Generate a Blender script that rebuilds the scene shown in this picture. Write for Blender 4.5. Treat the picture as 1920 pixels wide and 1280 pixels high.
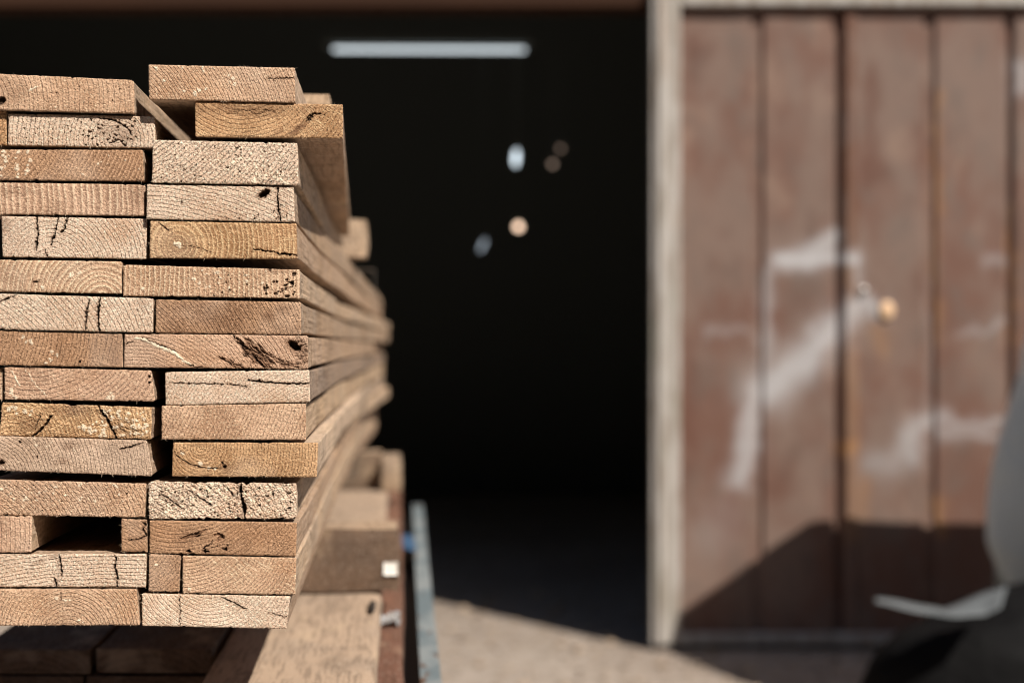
import bpy, math, random
import numpy as np
from mathutils import Vector, Matrix

for _o in list(bpy.data.objects):
    bpy.data.objects.remove(_o)
scene = bpy.context.scene
COL = scene.collection

# ------------------------------------------------------------------ camera
CAM_H, F, HOR = 1.40, 2666.67, 648.0          # F and HOR in pixels of the 1920 px wide photograph
cam_d = bpy.data.cameras.new('camera')
cam_d.lens, cam_d.sensor_width = 50.0, 36.0
cam_d.shift_y = (HOR - 640.0) / 1920.0
cam_d.clip_start, cam_d.clip_end = 0.05, 500
cam_d.dof.use_dof = True
cam_d.dof.focus_distance = 1.418
cam_d.dof.aperture_fstop = 2.75
cam = bpy.data.objects.new('camera', cam_d)
cam.location = (0, 0, CAM_H)
cam.rotation_euler = (math.radians(90), 0, 0)
COL.objects.link(cam)
scene.camera = cam

# ------------------------------------------------------------------ light
SUN_AZ, SUN_EL = 40.0, 46.0                    # behind the camera, to its right
sd = Vector((math.sin(math.radians(SUN_AZ)) * math.cos(math.radians(SUN_EL)),
             -math.cos(math.radians(SUN_AZ)) * math.cos(math.radians(SUN_EL)),
             math.sin(math.radians(SUN_EL))))
sun_d = bpy.data.lights.new('sun', 'SUN')
sun_d.energy, sun_d.angle, sun_d.color = 5.0, math.radians(0.53), (1.0, 0.918, 0.812)
sun = bpy.data.objects.new('sun', sun_d)
sun.rotation_euler = (-sd).to_track_quat('-Z', 'Y').to_euler()
sun.location = sd * 30
COL.objects.link(sun)
world = bpy.data.worlds.new('World')
scene.world = world
world.use_nodes = True
wn = world.node_tree
wn.nodes.clear()
sky = wn.nodes.new('ShaderNodeTexSky')
sky.sky_type = 'NISHITA'
sky.sun_disc = False
sky.sun_elevation = math.radians(SUN_EL)
sky.sun_rotation = math.radians(180 - SUN_AZ)
bg = wn.nodes.new('ShaderNodeBackground')
bg.inputs['Strength'].default_value = 0.05
wo = wn.nodes.new('ShaderNodeOutputWorld')
wn.links.new(sky.outputs[0], bg.inputs[0])
wn.links.new(bg.outputs[0], wo.inputs[0])
vs = scene.view_settings
vs.view_transform, vs.look, vs.exposure, vs.gamma = 'Standard', 'None', 0.30, 1.0
scene.render.engine = 'CYCLES'
scene.cycles.use_denoising = True
scene.cycles.max_bounces = 6
scene.cycles.pixel_filter_type = 'BLACKMAN_HARRIS'
scene.cycles.filter_width = 1.05
scene.cycles.denoising_prefilter = 'ACCURATE'
scene.cycles.sample_clamp_indirect = 3

# ------------------------------------------------------------------ helpers
def tag(o, label=None, cat=None, group=None, kind=None):
    if label: o['label'] = label
    if cat: o['category'] = cat
    if group: o['group'] = group
    if kind: o['kind'] = kind
    return o

def empty(name, loc=(0, 0, 0), rz=0.0):
    o = bpy.data.objects.new(name, None)
    o.empty_display_size = 0.1
    o.location = loc
    o.rotation_euler = (0, 0, rz)
    COL.objects.link(o)
    return o

def mesh_obj(name, verts, faces, mats, parent=None, fmat=None, loc=(0, 0, 0), rz=0.0, smooth=False):
    me = bpy.data.meshes.new(name)
    me.from_pydata([tuple(v) for v in verts], [], faces)
    for m in (mats if isinstance(mats, (list, tuple)) else [mats]):
        me.materials.append(m)
    if fmat is not None:
        me.polygons.foreach_set('material_index', np.asarray(fmat, dtype=np.int32))
    if smooth:
        me.polygons.foreach_set('use_smooth', [True] * len(me.polygons))
    me.update()
    o = bpy.data.objects.new(name, me)
    o.location = loc
    o.rotation_euler = (0, 0, rz)
    if parent is not None:
        o.parent = parent
    COL.objects.link(o)
    return o

_tabs = {}
def vnoise(x, y, seed=0):
    """value noise in -1..1"""
    if seed not in _tabs:
        _tabs[seed] = np.random.RandomState(seed % 99991).rand(256, 256) * 2 - 1
    t = _tabs[seed]
    xi, yi = np.floor(x).astype(int), np.floor(y).astype(int)
    fx, fy = x - xi, y - yi
    fx, fy = fx * fx * (3 - 2 * fx), fy * fy * (3 - 2 * fy)
    a = t[xi & 255, yi & 255]; b = t[(xi + 1) & 255, yi & 255]
    c = t[xi & 255, (yi + 1) & 255]; d = t[(xi + 1) & 255, (yi + 1) & 255]
    return (a * (1 - fx) + b * fx) * (1 - fy) + (c * (1 - fx) + d * fx) * fy

class NT:
    """small helper for shader node trees"""
    def __init__(s, name):
        s.m = bpy.data.materials.new(name)
        s.m.use_nodes = True
        s.t = s.m.node_tree
        s.t.nodes.clear()
        s.out = s.t.nodes.new('ShaderNodeOutputMaterial')
        s.b = s.t.nodes.new('ShaderNodeBsdfPrincipled')
        s.t.links.new(s.b.outputs[0], s.out.inputs[0])
    def put(s, sock, v):
        if isinstance(v, bpy.types.NodeSocket):
            s.t.links.new(v, sock)
        elif v is not None:
            if hasattr(sock.default_value, '__len__') and not hasattr(v, '__len__'):
                v = [v] * len(sock.default_value)
            if hasattr(sock.default_value, '__len__') and len(sock.default_value) == 4 and len(v) == 3:
                v = tuple(v) + (1,)
            sock.default_value = v
    def coord(s, kind='Object'):
        return s.t.nodes.new('ShaderNodeTexCoord').outputs[kind]
    def sep(s, v):
        n = s.t.nodes.new('ShaderNodeSeparateXYZ'); s.put(n.inputs[0], v)
        return n.outputs[0], n.outputs[1], n.outputs[2]
    def comb(s, x, y, z):
        n = s.t.nodes.new('ShaderNodeCombineXYZ')
        for i, v in enumerate((x, y, z)): s.put(n.inputs[i], v)
        return n.outputs[0]
    def ma(s, op, a, b=None, c=None, clamp=False):
        n = s.t.nodes.new('ShaderNodeMath'); n.operation = op; n.use_clamp = clamp
        for i, v in enumerate((a, b, c)):
            if v is not None: s.put(n.inputs[i], v)
        return n.outputs[0]
    def vm(s, op, a, b=None):
        n = s.t.nodes.new('ShaderNodeVectorMath'); n.operation = op
        s.put(n.inputs[0], a)
        if b is not None: s.put(n.inputs[1], b)
        return n.outputs[0]
    def noise(s, vec, scale, detail=2, rough=0.5, out=0):
        n = s.t.nodes.new('ShaderNodeTexNoise')
        s.put(n.inputs['Vector'], vec)
        n.inputs['Scale'].default_value = scale
        n.inputs['Detail'].default_value = detail
        n.inputs['Roughness'].default_value = rough
        return n.outputs[out]
    def voro(s, vec, scale, feature='F1', out=0):
        n = s.t.nodes.new('ShaderNodeTexVoronoi'); n.feature = feature
        s.put(n.inputs['Vector'], vec); n.inputs['Scale'].default_value = scale
        return n.outputs[out]
    def step(s, v, a, b, c=0.0, d=1.0):
        n = s.t.nodes.new('ShaderNodeMapRange'); n.interpolation_type = 'SMOOTHSTEP'
        for i, q in enumerate((v, a, b, c, d)): s.put(n.inputs[i], q)
        return n.outputs[0]
    def mix(s, f, a, b, mode='MIX'):
        n = s.t.nodes.new('ShaderNodeMix'); n.data_type = 'RGBA'; n.blend_type = mode
        s.put(n.inputs[0], f); s.put(n.inputs[6], a); s.put(n.inputs[7], b)
        return n.outputs[2]
    def attr(s, name):
        n = s.t.nodes.new('ShaderNodeAttribute'); n.attribute_name = name
        return s.sep(n.outputs['Color'])
    def bump(s, h, dist, strength=1.0):
        n = s.t.nodes.new('ShaderNodeBump')
        n.inputs['Strength'].default_value = strength
        n.inputs['Distance'].default_value = dist
        s.put(n.inputs['Height'], h)
        s.t.links.new(n.outputs[0], s.b.inputs['Normal'])
    def fin(s, col, rough=0.8, metal=0.0, spec=None):
        s.put(s.b.inputs['Base Color'], col)
        s.put(s.b.inputs['Roughness'], rough)
        s.b.inputs['Metallic'].default_value = metal
        if spec is not None: s.b.inputs['Specular IOR Level'].default_value = spec
        return s.m

PAL = {  # light tone, dark tone of the end grain
    'tan':   ((.70, .465, .315), (.48, .29, .18)),
    'pale':  ((.82, .63, .49), (.64, .45, .325)),
    'gold':  ((.67, .42, .235), (.37, .20, .095)),
    'brown': ((.51, .31, .185), (.29, .16, .09)),
    'pink':  ((.67, .44, .305), (.46, .28, .185)),
    'grey':  ((.64, .455, .33), (.43, .295, .205)),
    'dark':  ((.15, .09, .06), (.09, .052, .034)),  # lower-stack ends, darkened so that shade is put into the colour
}

def end_material(pal, pith, ring, style, seed, ray=0.3, pore=0.6, wob=0.0025, mott=0.5, lines=0.5):
    """end grain: growth rings about a pith, pores, rays, saw fuzz, stains from the 'mark' attribute"""
    A, B = PAL[pal]
    if pal == 'pale': lines *= .55; pore = min(1, pore * 1.15)
    if style == 'L': lines = min(1, lines * 1.25)
    n = NT('end_grain')
    co = n.vm('ADD', n.coord(), (seed * 1.37, 0, seed * 2.11))
    ob = n.coord()
    x, y, z = n.sep(ob)
    w1 = n.vm('SUBTRACT', n.noise(co, 28, 2, .5, 1), (.5, .5, .5))
    w2 = n.vm('SUBTRACT', n.noise(co, 130, 1, .5, 1), (.5, .5, .5))
    wx, wy, wz = n.sep(w1); vx, vy, vz = n.sep(w2)
    dx = n.ma('ADD', n.ma('SUBTRACT', x, pith[0]), n.ma('ADD', n.ma('MULTIPLY', wx, wob * 2.2), n.ma('MULTIPLY', vx, wob * .35)))
    dz = n.ma('ADD', n.ma('SUBTRACT', z, pith[1]), n.ma('ADD', n.ma('MULTIPLY', wz, wob * 2.2), n.ma('MULTIPLY', vz, wob * .35)))
    r = n.ma('SQRT', n.ma('ADD', n.ma('MULTIPLY', dx, dx), n.ma('MULTIPLY', dz, dz)))
    ang = n.ma('ARCTAN2', dz, dx)
    irr = n.noise(n.comb(n.ma('MULTIPLY', r, 42), seed, 0), 1, 2)
    ph = n.ma('ADD', n.ma('DIVIDE', r, ring), n.ma('MULTIPLY', irr, 2.4))
    f = n.ma('FRACT', ph)
    early = n.ma('MULTIPLY', n.step(f, 0.0, 0.10), n.step(f, 0.22, 0.42, 1, 0))       # band of large pores
    ringvar = n.step(n.noise(n.comb(n.ma('FLOOR', ph), seed, 1), 3, 0), .3, .7, .45, 1)
    early = n.ma('MULTIPLY', early, ringvar)
    late = n.ma('MULTIPLY', n.step(f, 0.5, 1.0), .5)
    pn = n.voro(n.vm('MULTIPLY', co, (1, .3, 1)), 760, 'F1')
    pn2 = n.noise(co, 500, 2, .6)
    pm = n.noise(co, 40, 2)
    brk = n.step(n.noise(n.vm('ADD', co, (.3, .1, .2)), 430, 1, .5), .36, .58)      # pores break the ring lines up
    strong = n.step(n.noise(co, 21, 2), .32, .62, .35, 1)
    base = n.mix(n.step(n.noise(co, 17, 4, .6), .5 - mott * .35, .5 + mott * .35), A, B)
    base = n.mix(n.ma('MULTIPLY', late, .55), base, tuple(b * .85 for b in B))
    if style == 'L':
        base = n.mix(n.ma('MULTIPLY', n.ma('MULTIPLY', early, strong), min(1, lines * 1.15)), base, tuple(min(.85, a * 1.42 + .05) for a in A))
        base = n.mix(n.ma('MULTIPLY', n.step(f, .42, .9), lines * .75), base, tuple(b * .66 for b in B))
        pth = n.step(pn2, .56, .68)
    else:
        base = n.mix(n.ma('MULTIPLY', n.ma('MULTIPLY', early, strong), n.ma('MULTIPLY', brk, min(1, lines * 1.25))), base, tuple(b * .42 for b in B))
        pth = n.step(n.ma('ADD', pn2, n.ma('MULTIPLY', early, .2)), .55, .72)
    base = n.mix(n.ma('MULTIPLY', pth, pore), base, tuple(b * .33 for b in B))
    dots = n.ma('MULTIPLY', n.step(pn, .34, .16), n.step(n.ma('ADD', pm, n.ma('MULTIPLY', early, .25)), .42, .6))
    base = n.mix(n.ma('MULTIPLY', dots, min(1, pore * 1.3)), base, tuple(b * .18 for b in B))
    base = n.mix(n.ma('MULTIPLY', n.step(n.noise(co, 370, 2, .65), .5, .68), .5), base, tuple(min(.85, a * 1.3 + .03) for a in A))
    hue = n.noise(n.vm('ADD', co, (.7, .3, .9)), 11, 3, .6)
    base = n.mix(n.ma('MULTIPLY', n.step(hue, .5, .7), .35), base, (.60, .46, .36))
    base = n.mix(n.ma('MULTIPLY', n.step(hue, .46, .3), .35), base, (.50, .27, .14))
    spk = n.noise(n.vm('ADD', co, (.2, .8, .5)), 560, 1, .5)
    base = n.mix(n.ma('MULTIPLY', n.step(spk, .41, .32), .5), base, tuple(b * .35 for b in B))
    base = n.mix(n.ma('MULTIPLY', n.step(spk, .60, .70), .55), base, tuple(min(.88, a * 1.45 + .05) for a in A))
    # medullary rays: thin pale radial lines
    rn = n.noise(n.comb(n.ma('MULTIPLY', ang, 55), n.ma('MULTIPLY', r, 22), seed * 3.1), 1, 1)
    rays = n.step(n.ma('ABSOLUTE', n.ma('SUBTRACT', rn, .5)), .0, .035, 1, 0)
    rays = n.ma('MULTIPLY', rays, n.step(n.noise(co, 30, 1), .42, .6))
    base = n.mix(n.ma('MULTIPLY', rays, ray), base, tuple(min(.85, a * 1.35 + .05) for a in A))
    # reddish resin / dirt clouds
    base = n.mix(n.ma('MULTIPLY', n.step(n.noise(co, 23, 3, .6), .58, .75), .4), base, tuple(b * .7 for b in B))
    mr, mg, mb = n.attr('mark')
    base = n.mix(mb, base, (.17, .085, .045))
    base = n.mix(mg, base, (.85, .73, .56))
    base = n.mix(mr, base, (.035, .02, .014))
    h = n.ma('ADD', n.noise(co, 560, 3, .7), n.ma('MULTIPLY', n.ma('ADD', pth, dots), -.6))
    h = n.ma('ADD', h, n.ma('MULTIPLY', early, -.35 if style == 'D' else .25))
    n.bump(h, .001, .7)
    return n.fin(base, .85, spec=.2)

def side_material(tone=(.36, .27, .195), grey=(.30, .265, .235), seed=0, name='sawn_side', curl=.5, bumpd=.0012, dots=1.0):
    n = NT(name)
    ob = n.vm('ADD', n.coord(), (seed * .77, seed * 1.9, seed * .31))
    st = n.vm('MULTIPLY', ob, (1, .06, 1))
    wp = n.vm('SUBTRACT', n.noise(ob, 14, 2, .5, 1), (.5, .5, .5))
    st = n.vm('ADD', st, n.vm('MULTIPLY', wp, (.012, .0, .012)))
    g = n.noise(st, 190, 3, .6)
    fine = n.noise(n.vm('MULTIPLY', ob, (1, .3, 1)), 420, 2, .6)
    cur = n.noise(n.vm('ADD', ob, n.vm('MULTIPLY', wp, (.02, .02, .02))), 240, 3, .65)
    big = n.noise(ob, 7, 3, .6)
    yy = n.sep(n.coord())[1]
    near = n.step(yy, .015, .09, 1, .35)
    band = n.noise(n.comb(0, n.ma('MULTIPLY', yy, 45), seed), 1, 3, .7)
    blot = n.noise(n.vm('MULTIPLY', ob, (1, .35, 1)), 13, 3, .6)
    c = n.mix(n.step(big, .4, .62), tone, grey)
    c = n.mix(n.ma('MULTIPLY', n.step(g, .46, .64), .7), c, tuple(t * .5 for t in tone))
    c = n.mix(n.ma('MULTIPLY', n.step(cur, .48, .62), n.ma('MULTIPLY', near, min(1, curl * 1.6))), c, tuple(t * .42 for t in grey))
    c = n.mix(n.ma('MULTIPLY', n.step(cur, .44, .34), n.ma('MULTIPLY', near, curl)), c, (.68, .55, .42))
    c = n.mix(n.ma('MULTIPLY', n.step(band, .52, .66), curl * .5), c, (.60, .49, .385))
    c = n.mix(n.ma('MULTIPLY', n.step(blot, .54, .68), .55), c, tuple(t * .5 for t in tone))
    c = n.mix(n.ma('MULTIPLY', n.step(blot, .42, .3), .35), c, (.58, .44, .30))
    c = n.mix(n.ma('MULTIPLY', n.step(fine, .56, .72), .35), c, (.62, .53, .43))
    c = n.mix(n.ma('MULTIPLY', n.step(n.noise(ob, 26, 2), .66, .72), .75 * dots), c, tuple(t * .3 for t in tone))
    c = n.mix(n.ma('MULTIPLY', n.step(n.voro(ob, 32), .1, .06), .5 * dots), c, (.7, .6, .48))
    n.bump(n.ma('ADD', n.ma('MULTIPLY', g, .6), cur), bumpd, .8)
    return n.fin(c, .9, spec=.15)

# ------------------------------------------------------------------ the stack's own frame
WK = math.atan(215.0 / F)                       # the boards run away from us and a little to the left
W = Vector((-math.sin(WK), math.cos(WK), 0))
U = Vector((math.cos(WK), math.sin(WK), 0))
CAMP = Vector((0, 0, CAM_H))
S0 = 1.44

def to_local(px, py, s):
    d = Vector(((px - 960) / F, 1.0, -(py - HOR) / F))
    t = s / W.dot(d)
    p = d * t
    return U.dot(p), p.z                         # across, up (both relative to the lens)

def stack_pt(u, s, z):
    return CAMP + U * u + W * s + Vector((0, 0, z))

SIDES = [side_material(*a, seed=k + 1, curl=b) for k, (a, b) in enumerate((
    (((.49, .33, .215), (.42, .295, .21)), .5), (((.56, .40, .27), (.48, .36, .265)), .5),
    (((.35, .24, .165), (.28, .21, .165)), .5), (((.54, .38, .245), (.47, .34, .235)), .3),
    (((.44, .30, .195), (.36, .265, .195)), .6), (((.64, .48, .35), (.51, .385, .285)), .4)))]

def poly_dist(X, Y, pts):
    """distance to a polyline and position 0..1 along it"""
    best = np.full(X.shape, 1e9); tt = np.zeros(X.shape)
    segs = list(zip(pts[:-1], pts[1:]))
    for k, (a, b) in enumerate(segs):
        ax, ay = a; bx, by = b
        L2 = (bx - ax) ** 2 + (by - ay) ** 2 + 1e-9
        t = np.clip(((X - ax) * (bx - ax) + (Y - ay) * (by - ay)) / L2, 0, 1)
        d = np.hypot(X - ax - t * (bx - ax), Y - ay - t * (by - ay))
        m = d < best
        best = np.where(m, d, best); tt = np.where(m, (k + t) / len(segs), tt)
    return best, tt

def board(q, fwd, pith, ring, style, pal, label, seed, name='timber_board', length=4.0, bend=0.0, rough=1.0,
          cracks=(), holes=(), rots=(), spots=(), streaks=(), res=0.00062, ray=.3, pore=.6, mott=.5, lines=.5, wob=.0025,
          rc=.0012, side=0, fib=26, s0=S0, group='boards of the near timber stack', cat='board', bend_from=0.0, chips=6, skew=(0, 0),
          soft=(), mat=None, sidemat=None):
    """q: TL, TR, BR, BL of the sawn end.  Everything below is in metres in the board's own frame."""
    rng = random.Random(seed)
    s = s0 - fwd * .001
    c = [to_local(q[i], q[i + 1], s) for i in (0, 2, 4, 6)]
    cx = sum(p[0] for p in c) / 4; cz = min(p[1] for p in c)
    c = [(p[0] - cx, p[1] - cz) for p in c]
    W_, H_ = c[1][0] - c[0][0], c[0][1] - c[3][1]
    nu, nv = max(6, int(W_ / res)), max(4, int(H_ / res))
    uu, vv = np.meshgrid(np.linspace(0, 1, nu + 1), np.linspace(0, 1, nv + 1))   # v: 0 top .. 1 bottom
    # round the corners
    a, b = uu * W_, vv * H_
    for (ox, oy) in ((0, 0), (1, 0), (1, 1), (0, 1)):
        r0 = rc[(ox, oy)] if isinstance(rc, dict) and (ox, oy) in rc else (.0012 if isinstance(rc, dict) else rc)
        ccx = r0 if ox == 0 else W_ - r0
        ccy = r0 if oy == 0 else H_ - r0
        ex = (ccx - a) if ox == 0 else (a - ccx)
        ey = (ccy - b) if oy == 0 else (b - ccy)
        m = (ex > 0) & (ey > 0)
        mx = np.maximum(np.maximum(ex, ey), 1e-9)
        k = np.where(m, mx / np.maximum(np.hypot(ex, ey), 1e-9), 1)
        a = np.where(m, ccx + (a - ccx) * k, a)
        b = np.where(m, ccy + (b - ccy) * k, b)
    uu2, vv2 = a / W_, b / H_
    # a slight wave in the long edges, then fine raggedness that only eats inwards
    X = (c[0][0] * (1 - uu2) + c[1][0] * uu2) * (1 - vv2) + (c[3][0] * (1 - uu2) + c[2][0] * uu2) * vv2
    Z = (c[0][1] * (1 - uu2) + c[1][1] * uu2) * (1 - vv2) + (c[3][1] * (1 - uu2) + c[2][1] * uu2) * vv2
    dl, dr, dt, db = uu * W_, (1 - uu) * W_, vv * H_, (1 - vv) * H_
    def rag(t, sd):
        return (.00028 * np.abs(vnoise(t * 900, t * 0 + sd, sd)) + .00025 * np.maximum(0, vnoise(t * 160, t * 0 + sd, sd + 1))
                + .0014 * np.maximum(0, vnoise(t * 60, t * 0, sd + 2) - .78)) * rough
    fal = lambda d: np.exp(-d / .0012)
    Z = Z - rag(X + 3, seed + 11) * fal(dt) + rag(X + 9, seed + 12) * fal(db)
    X = X + rag(Z + 5, seed + 13) * fal(dl) - rag(Z + 7, seed + 14) * fal(dr)
    for _ in range(chips):                                   # small chips out of the arrises
        t0, wd, dp = rng.random(), rng.uniform(.0006, .0022), rng.uniform(.0003, .0011) * rough
        gx = np.exp(-((uu - t0) * W_ / wd) ** 2)
        if rng.random() < .6: Z = Z + dp * gx * np.exp(-db / .0015)
        else: Z = Z - dp * gx * np.exp(-dt / .0015)
    # px coordinates of each vertex, for marks measured in the photograph
    t = s / (W.y + 0 * X)
    wx = U.x * (X + cx) + W.x * s; wy = U.y * (X + cx) + W.y * s
    PX = 960 + F * wx / wy; PY = HOR - F * (Z + cz) / wy
    jx = PX + 1.6 * vnoise(PX / 3, PY / 3, seed + 21) + 1.2 * vnoise(PX / 9, PY / 9, seed + 23)
    jy = PY + 1.6 * vnoise(PX / 3, PY / 3, seed + 22) + 1.2 * vnoise(PX / 9, PY / 9, seed + 24)
    Y = (.00024 * vnoise(X / .0011, Z / .0011, seed) + .00018 * vnoise(X / .004, Z / .003, seed + 2)) * rough
    if rough > 1.3: Y = Y + .0005 * (rough - 1) * vnoise((X + Z) / .0035, (Z - X) / .0012, seed + 3)
    Y = Y + .0009 * np.exp(-np.minimum(np.minimum(dl, dr), np.minimum(dt, db)) / .0007)
    R = np.zeros(X.shape); G = np.zeros(X.shape); Bm = np.zeros(X.shape)
    for (pts, wpx, dmm) in cracks:
        d, tt = poly_dist(jx, jy, pts)
        wv = wpx * (.35 + .65 * np.minimum(1, 4 * np.minimum(tt + .08, 1.08 - tt))) * (1 + .5 * vnoise(tt * 14, tt * 0, seed + 31))
        k = np.clip(1 - d / np.maximum(wv, .2), 0, 1)
        k = np.minimum(1, k * 1.8)
        Y += k * dmm * .001
        R = np.maximum(R, np.clip(k * 1.25, 0, 1) * .92)
        Bm = np.maximum(Bm, .35 * np.clip(1 - d / (wv + 4), 0, 1))
    for (hx, hy, rx, ry, an, dmm) in holes:
        ca, sa = math.cos(math.radians(an)), math.sin(math.radians(an))
        ex = ((jx - hx) * ca + (jy - hy) * sa) / rx; ey = (-(jx - hx) * sa + (jy - hy) * ca) / ry
        d = np.hypot(ex, ey)
        k = np.clip((1.0 - d) * 4, 0, 1)
        Y += k * dmm * .001
        R = np.maximum(R, k * .9)
        Bm = np.maximum(Bm, np.clip((1.55 - d) * 1.6, 0, 1) * .75)
    for (hx, hy, rx, ry, an, st) in rots:                   # torn, decayed patches
        ca, sa = math.cos(math.radians(an)), math.sin(math.radians(an))
        al = (jx - hx) * ca + (jy - hy) * sa; ac = -(jx - hx) * sa + (jy - hy) * ca
        d = np.hypot(al / rx, ac / ry) + .35 * vnoise(al / 9, ac / 4, seed + 41)
        k = np.clip((1.15 - d) * 2.2, 0, 1) * st
        fibre = vnoise(al / 9, ac / 1.6, seed + 42)
        Y += k * (.0016 + .0022 * fibre)
        Bm = np.maximum(Bm, k * .8)
        R = np.maximum(R, k * np.clip(fibre * 1.8 + .15, 0, 1) * .9)
    for (hx, hy, rx, ry, an, st) in soft:                   # clouds of heartwood colour
        ca, sa = math.cos(math.radians(an)), math.sin(math.radians(an))
        al = (jx - hx) * ca + (jy - hy) * sa; ac = -(jx - hx) * sa + (jy - hy) * ca
        d = np.hypot(al / rx, ac / ry) + .3 * vnoise(PX / 14, PY / 10, seed + 51)
        Bm = np.maximum(Bm, np.clip(1.2 - d, 0, 1) * st)
    for (pts, wpx) in streaks:                              # torn pale fibre
        d, tt = poly_dist(jx, jy, pts)
        k = np.clip(1.3 - d / (wpx * (.4 + .6 * np.sin(np.pi * np.clip(tt, .03, .97)))), 0, 1)
        G = np.maximum(G, np.minimum(1, k * 2)); Y -= k * .0005
    for sp in spots:
        if len(sp) == 3:
            d = np.hypot(jx - sp[0], jy - sp[1]) / sp[2]
            k = np.clip((1.15 - d) * 3, 0, 1)
            G = np.maximum(G, k * .9); Y -= k * .0004
        else:                                                # (x0,y0,x1,y1,count,size): a scatter of them
            for _ in range(sp[4]):
                sx, sy, sr = rng.uniform(sp[0], sp[2]), rng.uniform(sp[1], sp[3]), sp[5] * rng.uniform(.4, 1.2)
                k = np.clip((1.15 - np.hypot((jx - sx) / rng.uniform(.8, 1.4), jy - sy) / abs(sr)) * 3, 0, 1)
                if sr > 0: G = np.maximum(G, k * .8); Y -= k * .0003
                else: R = np.maximum(R, k * .8); Y += k * .002
    # assemble
    n0 = X.size
    V = [np.stack([X.ravel(), Y.ravel(), Z.ravel()], 1)]
    mark = [np.stack([R.ravel(), G.ravel(), Bm.ravel()], 1)]
    idx = np.arange(n0).reshape(X.shape)
    Q = np.stack([idx[1:, :-1], idx[1:, 1:], idx[:-1, 1:], idx[:-1, :-1]], -1).reshape(-1, 4)
    faces = [Q]; fm = [np.zeros(len(Q), np.int32)]
    per = np.concatenate([idx[0, :], idx[1:, -1], idx[-1, -2::-1], idx[-2:0:-1, 0]])
    PXl, PZl = X.ravel()[per], Z.ravel()[per]
    k5 = np.ones(9) / 9
    sm = lambda v: np.convolve(np.concatenate([v[-4:], v, v[:4]]), k5, 'valid')
    SX, SZ = .5 * (sm(PXl) + PXl), .5 * (sm(PZl) + PZl)
    NS = 26
    ys = [.0022, .006, .014] + [length * (j / NS) ** 1.5 for j in range(1, NS + 1) if length * (j / NS) ** 1.5 > .02]
    ph1, ph2 = rng.uniform(0, 6), rng.uniform(0, 6)
    midz = H_ / 2
    prev = per
    tot = n0
    wav = rng.uniform(-.0015, .0015)
    for j, yy in enumerate(ys):
        f = yy / length
        g = max(0.0, (yy - bend_from) / max(length - bend_from, .01))
        ox = bend * (g * g * (3 - 2 * g)) + skew[0] * yy
        oz = skew[1] * yy
        if yy > .05 and bend: ox += min(1, yy) * (.0025 * math.sin(yy * 3.1 + ph1) + .0015 * math.sin(yy * 7.3 + ph2))
        sq = 1 - min(1, yy / .05) * .0030 / H_
        nx = (SX if j else .35 * SX + .65 * PXl) + ox + (.0004 * vnoise(SX * 300, SZ * 300 + j * 7, seed + 61) if j > 1 else 0)
        nz = (SZ if j else .35 * SZ + .65 * PZl) + oz + (.0003 * vnoise(SX * 300 + 50, SZ * 300 + j * 7, seed + 62) if j > 1 else 0)
        nz = midz + (nz - midz) * sq
        V.append(np.stack([nx, np.full(nx.shape, yy), nz], 1))
        mark.append(np.zeros((len(nx), 3)))
        cur = tot + np.arange(len(per)); tot += len(per)
        F4 = np.stack([prev, np.roll(prev, -1), np.roll(cur, -1), cur], 1)
        faces.append(F4); fm.append(np.full(len(F4), 1, np.int32))
        prev = cur
    last = prev
    # splinters standing off the arrises
    sv, sf, smk = [], [], []
    for _ in range(fib):
        k = rng.randrange(len(per))
        x0, z0 = PXl[k], PZl[k]
        ox = 1 if abs(x0 - PXl.max()) < .002 else (-1 if abs(x0 - PXl.min()) < .002 else 0)
        oz = (1 if z0 > H_ * .5 else -1) if ox == 0 else 0
        L = rng.uniform(.0008, .0030)
        dd = np.array([ox * 1.0 + rng.uniform(-.9, .9), -rng.uniform(.1, 1.1), oz * .8 + rng.uniform(-.6, .6)])
        dd /= np.linalg.norm(dd)
        p0 = np.array([x0 - ox * .0003, .0004, z0 - oz * .0003])
        cv = np.array([rng.uniform(-.4, .4), 0, rng.uniform(-.4, .4)])
        wd = rng.uniform(.00009, .0002)
        b0 = tot + len(sv)
        for q_, ww in ((0, 1), (.55, .7), (1, .2)):
            p = p0 + dd * L * q_ + cv * L * q_ * q_
            for aa in (0, 2.1, 4.2):
                sv.append(p + ww * wd * np.array([math.cos(aa), 0, math.sin(aa)])); smk.append((0, .45, 0))
        for r_ in (0, 3):
            for e in range(3):
                sf.append((b0 + r_ + e, b0 + r_ + (e + 1) % 3, b0 + r_ + 3 + (e + 1) % 3, b0 + r_ + 3 + e))
    if sv:
        V.append(np.array(sv)); mark.append(np.array(smk)); tot += len(sv)
        faces.append(np.array(sf)); fm.append(np.zeros(len(sf), np.int32))
    V = np.concatenate(V); mark = np.concatenate(mark)
    F4 = np.concatenate(faces); fm = np.concatenate(fm)
    me = bpy.data.meshes.new(name)
    nq = len(F4)
    me.vertices.add(len(V)); me.vertices.foreach_set('co', V.astype(np.float32).ravel())
    me.loops.add(nq * 4 + len(last)); me.polygons.add(nq + 1)
    me.loops.foreach_set('vertex_index', np.concatenate([F4.ravel(), last]).astype(np.int32))
    me.polygons.foreach_set('loop_start', np.concatenate([np.arange(nq) * 4, [nq * 4]]).astype(np.int32))
    me.polygons.foreach_set('material_index', np.concatenate([fm, [0]]).astype(np.int32))
    me.update(calc_edges=True)
    at = me.color_attributes.new('mark', 'FLOAT_COLOR', 'POINT')
    at.data.foreach_set('color', np.concatenate([mark, np.ones((len(mark), 1))], 1).astype(np.float32).ravel())
    pl = to_local(pith[0], pith[1], s)
    me.materials.append(mat or end_material(pal, (pl[0] - cx, pl[1] - cz), ring * s / F, style, seed, ray, pore, wob, mott, lines))
    me.materials.append(sidemat or SIDES[side])
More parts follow.
